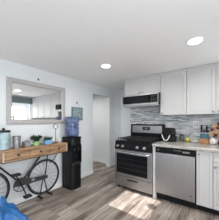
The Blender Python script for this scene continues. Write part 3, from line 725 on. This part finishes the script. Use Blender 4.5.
# small brown dried plant
px_, py_ = -2.34, 1.018
t = thing('small_dry_plant', 'tiny brown dried plant beside the metal cup', 'plant', (px_, py_, ZTB))
obj('pot', pot(B(), (px_, py_, ZTB), 0.02, 0.025, 0.032), M['brownleaf'], t, True)
b = leaves(B(), (px_, py_, ZTB+0.022), 34, 0.02, 0.04, 0.007, 3, 0.4); obj('foliage', b, M['brownleaf'], t)
# grey planter
t = thing('grey_planter', 'small square grey planter left of the lime green pot', 'planter', (-2.42, 1.095, ZTB))
b = B(); box(b, -2.465, -2.375, 1.05, 1.14, ZTB, ZTB+0.075)
f = [f for f in b.faces if f.normal.z > 0.9]; bmesh.ops.inset_region(b, faces=f, thickness=0.008); bmesh.ops.inset_region(b, faces=f, thickness=0.001, depth=-0.012)
obj('box', b, M['greypot'], t, bev=0.003)
b = leaves(B(), (-2.42, 1.095, ZTB+0.06), 30, 0.025, 0.05, 0.007, 5, 0.2); obj('foliage', b, M['galv'], t)
# lime pot with bushy dark plant
gx, gy = -2.40, 1.235
t = thing('potted_plant', 'bushy dark green plant in a lime green pot on the table', 'potted plant', (gx, gy, ZTB))
obj('pot', pot(B(), (gx, gy, ZTB), 0.045, 0.05, 0.068), M['limepot'], t, True)
b = B()
for i, (ox, oy, oz, L) in enumerate(((0, 0, 0.07, 0.10), (0, -0.06, 0.115, 0.07), (0.0, 0.062, 0.115, 0.07), (0.02, 0.01, 0.08, 0.07), (-0.02, -0.02, 0.10, 0.07))):
    leaves(b, (gx+ox, gy+oy, ZTB+oz), 40, L*0.5, L, 0.014, i+11, -0.3)
obj('foliage', b, M['leaf'], t)
# blue pot
ux, uy = -2.40, 1.43
t = thing('potted_plant', 'small spiky plant in a light blue square pot on the table', 'potted plant', (ux, uy, ZTB))
b = B(); box(b, ux-0.05, ux+0.05, uy-0.062, uy+0.062, ZTB, ZTB+0.07)
for v in b.verts:
    if v.co.z < ZTB+0.01: v.co.x = ux+(v.co.x-ux)*0.88; v.co.y = uy+(v.co.y-uy)*0.88
f = [f for f in b.faces if f.normal.z > 0.9]; bmesh.ops.inset_region(b, faces=f, thickness=0.007); bmesh.ops.inset_region(b, faces=f, thickness=0.001, depth=-0.012)
obj('pot', b, M['bluepot'], t, bev=0.003)
b = B()
for i, oy in enumerate((-0.04, -0.012, 0.015, 0.042)): leaves(b, (ux, uy+oy, ZTB+0.055), 26, 0.05, 0.095, 0.008, i+31, 0.35)
obj('foliage', b, M['leaf2'], t)
t = thing('pebble', 'small dark blue stone on the table by the blue pot', 'stone', (-2.35, 1.50, ZTB))
b = B(); blob(b, (-2.35, 1.50, ZTB+0.013), 0.016, 77, 0.6); bmesh.ops.translate(b, verts=b.verts, vec=(0, 0, ZTB+0.0005-min(v.co.z for v in b.verts))); obj('stone_body', b, M['teal'], t, True)
# ring-topped stand
sx_, sy_ = -2.40, 1.588
t = thing('ring_stand', 'slim metal stand with a small round ring mirror on top', 'stand', (sx_, sy_, ZTB))
b = B(); lathe(b, [(0.04, 0), (0.04, 0.004), (0.012, 0.010), (0.006, 0.014)], (sx_, sy_, ZTB), 22); obj('base', b, M['guard'], t, True)
b = B(); tube(b, [(sx_, sy_, ZTB+0.012), (sx_, sy_, ZTB+0.25)], 0.005, 8); lathe(b, [(0.004, 0.11), (0.009, 0.12), (0.004, 0.13)], (sx_, sy_, ZTB), 12); obj('stem', b, M['guard'], t, True)
b = B(); torus(b, (sx_, sy_, ZTB+0.295), 0.042, 0.0055, 'X', 32, 8); rg = obj('ring', b, M['guard'], t, True)
b = B(); lathe(b, [(0.038, -0.002), (0.038, 0.002)], (sx_, sy_, ZTB+0.295), 28, 'X'); obj('glass', b, M['clear'], rg)
t = thing('drinking_glass', 'small clear glass at the right end of the table', 'glass', (-2.40, 1.665, ZTB))
b = B(); lathe(b, [(0.02, 0), (0.026, 0.003), (0.031, 0.085), (0.029, 0.085), (0.024, 0.008), (0.002, 0.007)], (-2.40, 1.665, ZTB), 22); obj('tumbler', b, M['clear'], t, True)

# ---------------------------------------------------------------- water cooler
t = thing('water_cooler', 'black floor-standing water cooler beside the doorway', 'water cooler', (-2.385, 1.95, 0))
x0, x1, y0, y1, zt = -2.53, -2.24, 1.82, 2.085, 0.955
def dprism(bm, x0, x1, y0, y1, z0, z1, r):
    """upright block with rounded front corners"""
    pr = [(x0, y0)]+[(x1-r+r*math.sin(k*PI/12), y0+r-r*math.cos(k*PI/12)) for k in range(7)]+[(x1-r+r*math.cos(k*PI/12), y1-r+r*math.sin(k*PI/12)) for k in range(7)]+[(x0, y1)]
    lo = [bm.verts.new((x, y, z0)) for x, y in pr]; hi = [bm.verts.new((x, y, z1)) for x, y in pr]
    bm.faces.new(lo[::-1]); bm.faces.new(hi)
    for k in range(len(pr)): bm.faces.new((lo[k], lo[(k+1) % len(pr)], hi[(k+1) % len(pr)], hi[k]))
    return bm
b = B()
dprism(b, x0, x1, y0, y1, 0.0, 0.47, 0.075)                             # lower cabinet
box(b, x0, x1-0.10, y0, y1, 0.47, 0.83)                                 # rear column behind the niche
box(b, x1-0.10, x1-0.028, y0, y0+0.03, 0.47, 0.83); box(b, x1-0.10, x1-0.028, y1-0.03, y1, 0.47, 0.83)
dprism(b, x0, x1, y0, y1, 0.83, zt-0.001, 0.075)
obj('body', b, M['blackpl'], t, True)
obj('top_cap', dprism(B(), x0-0.003, x1+0.008, y0-0.006, y1+0.006, zt, zt+0.028, 0.08), M['black'], t, bev=0.006)
bx('lower_door', (x1-0.004, x1+0.007, y0+0.07, y1-0.07, 0.06, 0.43), M['black'], t, 0.004)
bx('drip_tray', (x1-0.095, x1-0.004, y0+0.035, y1-0.035, 0.471, 0.495), M['guard'], t, 0.004)
bx('tap_panel', (x1-0.09, x1-0.05, y0+0.032, y1-0.032, 0.74, 0.828), M['black'], t)
for ty in (1.905, 2.0):
    b = B(); tube(b, [(x1-0.052, ty, 0.765), (x1-0.02, ty, 0.765), (x1-0.015, ty, 0.725)], 0.010, 10); obj('tap', b, M['guard'], t, True)
cx_, cy_ = -2.39, 1.952
t = thing('water_bottle', 'large translucent blue water bottle upside down on the black cooler', 'water bottle', (cx_, cy_, zt+0.03))
b = B(); z0 = zt+0.03
prof = [(0.05, 0.0), (0.10, 0.008), (0.122, 0.026), (0.133, 0.055)]
for k in range(4):
    zb = 0.065+k*0.074
    prof += [(0.134, zb), (0.134, zb+0.042), (0.124, zb+0.052), (0.124, zb+0.064)]
prof += [(0.133, 0.36), (0.128, 0.378), (0.11, 0.388), (0.03, 0.382)]
lathe(b, prof, (cx_, cy_, z0), 36); obj('bottle_body', b, M['jug'], t, True)
b = B(); tube(b, [(cx_+0.13, cy_-0.03, z0+0.17), (cx_+0.155, cy_-0.035, z0+0.185), (cx_+0.155, cy_-0.035, z0+0.245), (cx_+0.13, cy_-0.03, z0+0.26)], 0.011, 8); obj('handle', b, mat_tinted('dark_blue_plastic', (0.02, 0.05, 0.2), 0.95), t, True)

# ---------------------------------------------------------------- blue plastic bag in the lower left corner
gx, gy = -1.90, 0.45
t = thing('plastic_bag', 'crumpled bright blue plastic bag on the floor at lower left', 'bag', (gx, gy, 0))
from mathutils import noise
b = B(); bmesh.ops.create_icosphere(b, subdivisions=5, radius=1)
for v in b.verts:
    d = v.co.copy()
    n1 = noise.noise(d*1.5+Vector((3, 1, 7)))
    c = noise.voronoi(d*2.1+Vector((2, 5, 1)))[0]; c2 = noise.voronoi(d*5.0+Vector((4, 1, 3)))[0]
    s_ = 1+0.14*n1-0.22*(c[0])-0.10*c2[0]+0.10*(c[1]-c[0])
    taper = 1.0-0.42*max(0, d.z)
    p = Vector((d.x*0.46*taper, d.y*0.46*taper, d.z*0.40))*s_
    v.co = Vector((gx+p.x, gy+p.y, max(p.z+0.17, 0.004)))
obj('bag_body', b, M['bluepl'], t)
zt_ = 0.44
b = B(); prof = [(0.028, 0.0), (0.02, 0.03), (0.04, 0.05), (0.05, 0.07), (0.04, 0.068), (0.012, 0.04)]
lathe(b, prof, (gx, gy, zt_), 16)
for v in b.verts:
    v.co += Vector((noise.noise(v.co*40), noise.noise(v.co*40+Vector((5, 0, 0))), 0))*0.012
obj('gathered_neck', b, M['bluepl'], t, True)
# little plant on the kitchen window sill (its shadow falls in the sun patch)
px_, py_ = XR-0.005, 2.22
t = thing('sill_plant', 'small leafy plant on the sill of the window in the mirror', 'potted plant', (px_, py_, KZ0+0.002))
obj('pot', pot(B(), (px_, py_, KZ0+0.002), 0.03, 0.036, 0.06), M['ceramic'], t, True)
b = B()
for i, (oy, oz) in enumerate(((0, 0.05), (-0.03, 0.09), (0.03, 0.10), (0, 0.13))): leaves(b, (px_-0.01, py_+oy, KZ0+oz), 26, 0.035, 0.07, 0.013, 60+i, -0.2, 0.8)
obj('foliage', b, M['leaf'], t)
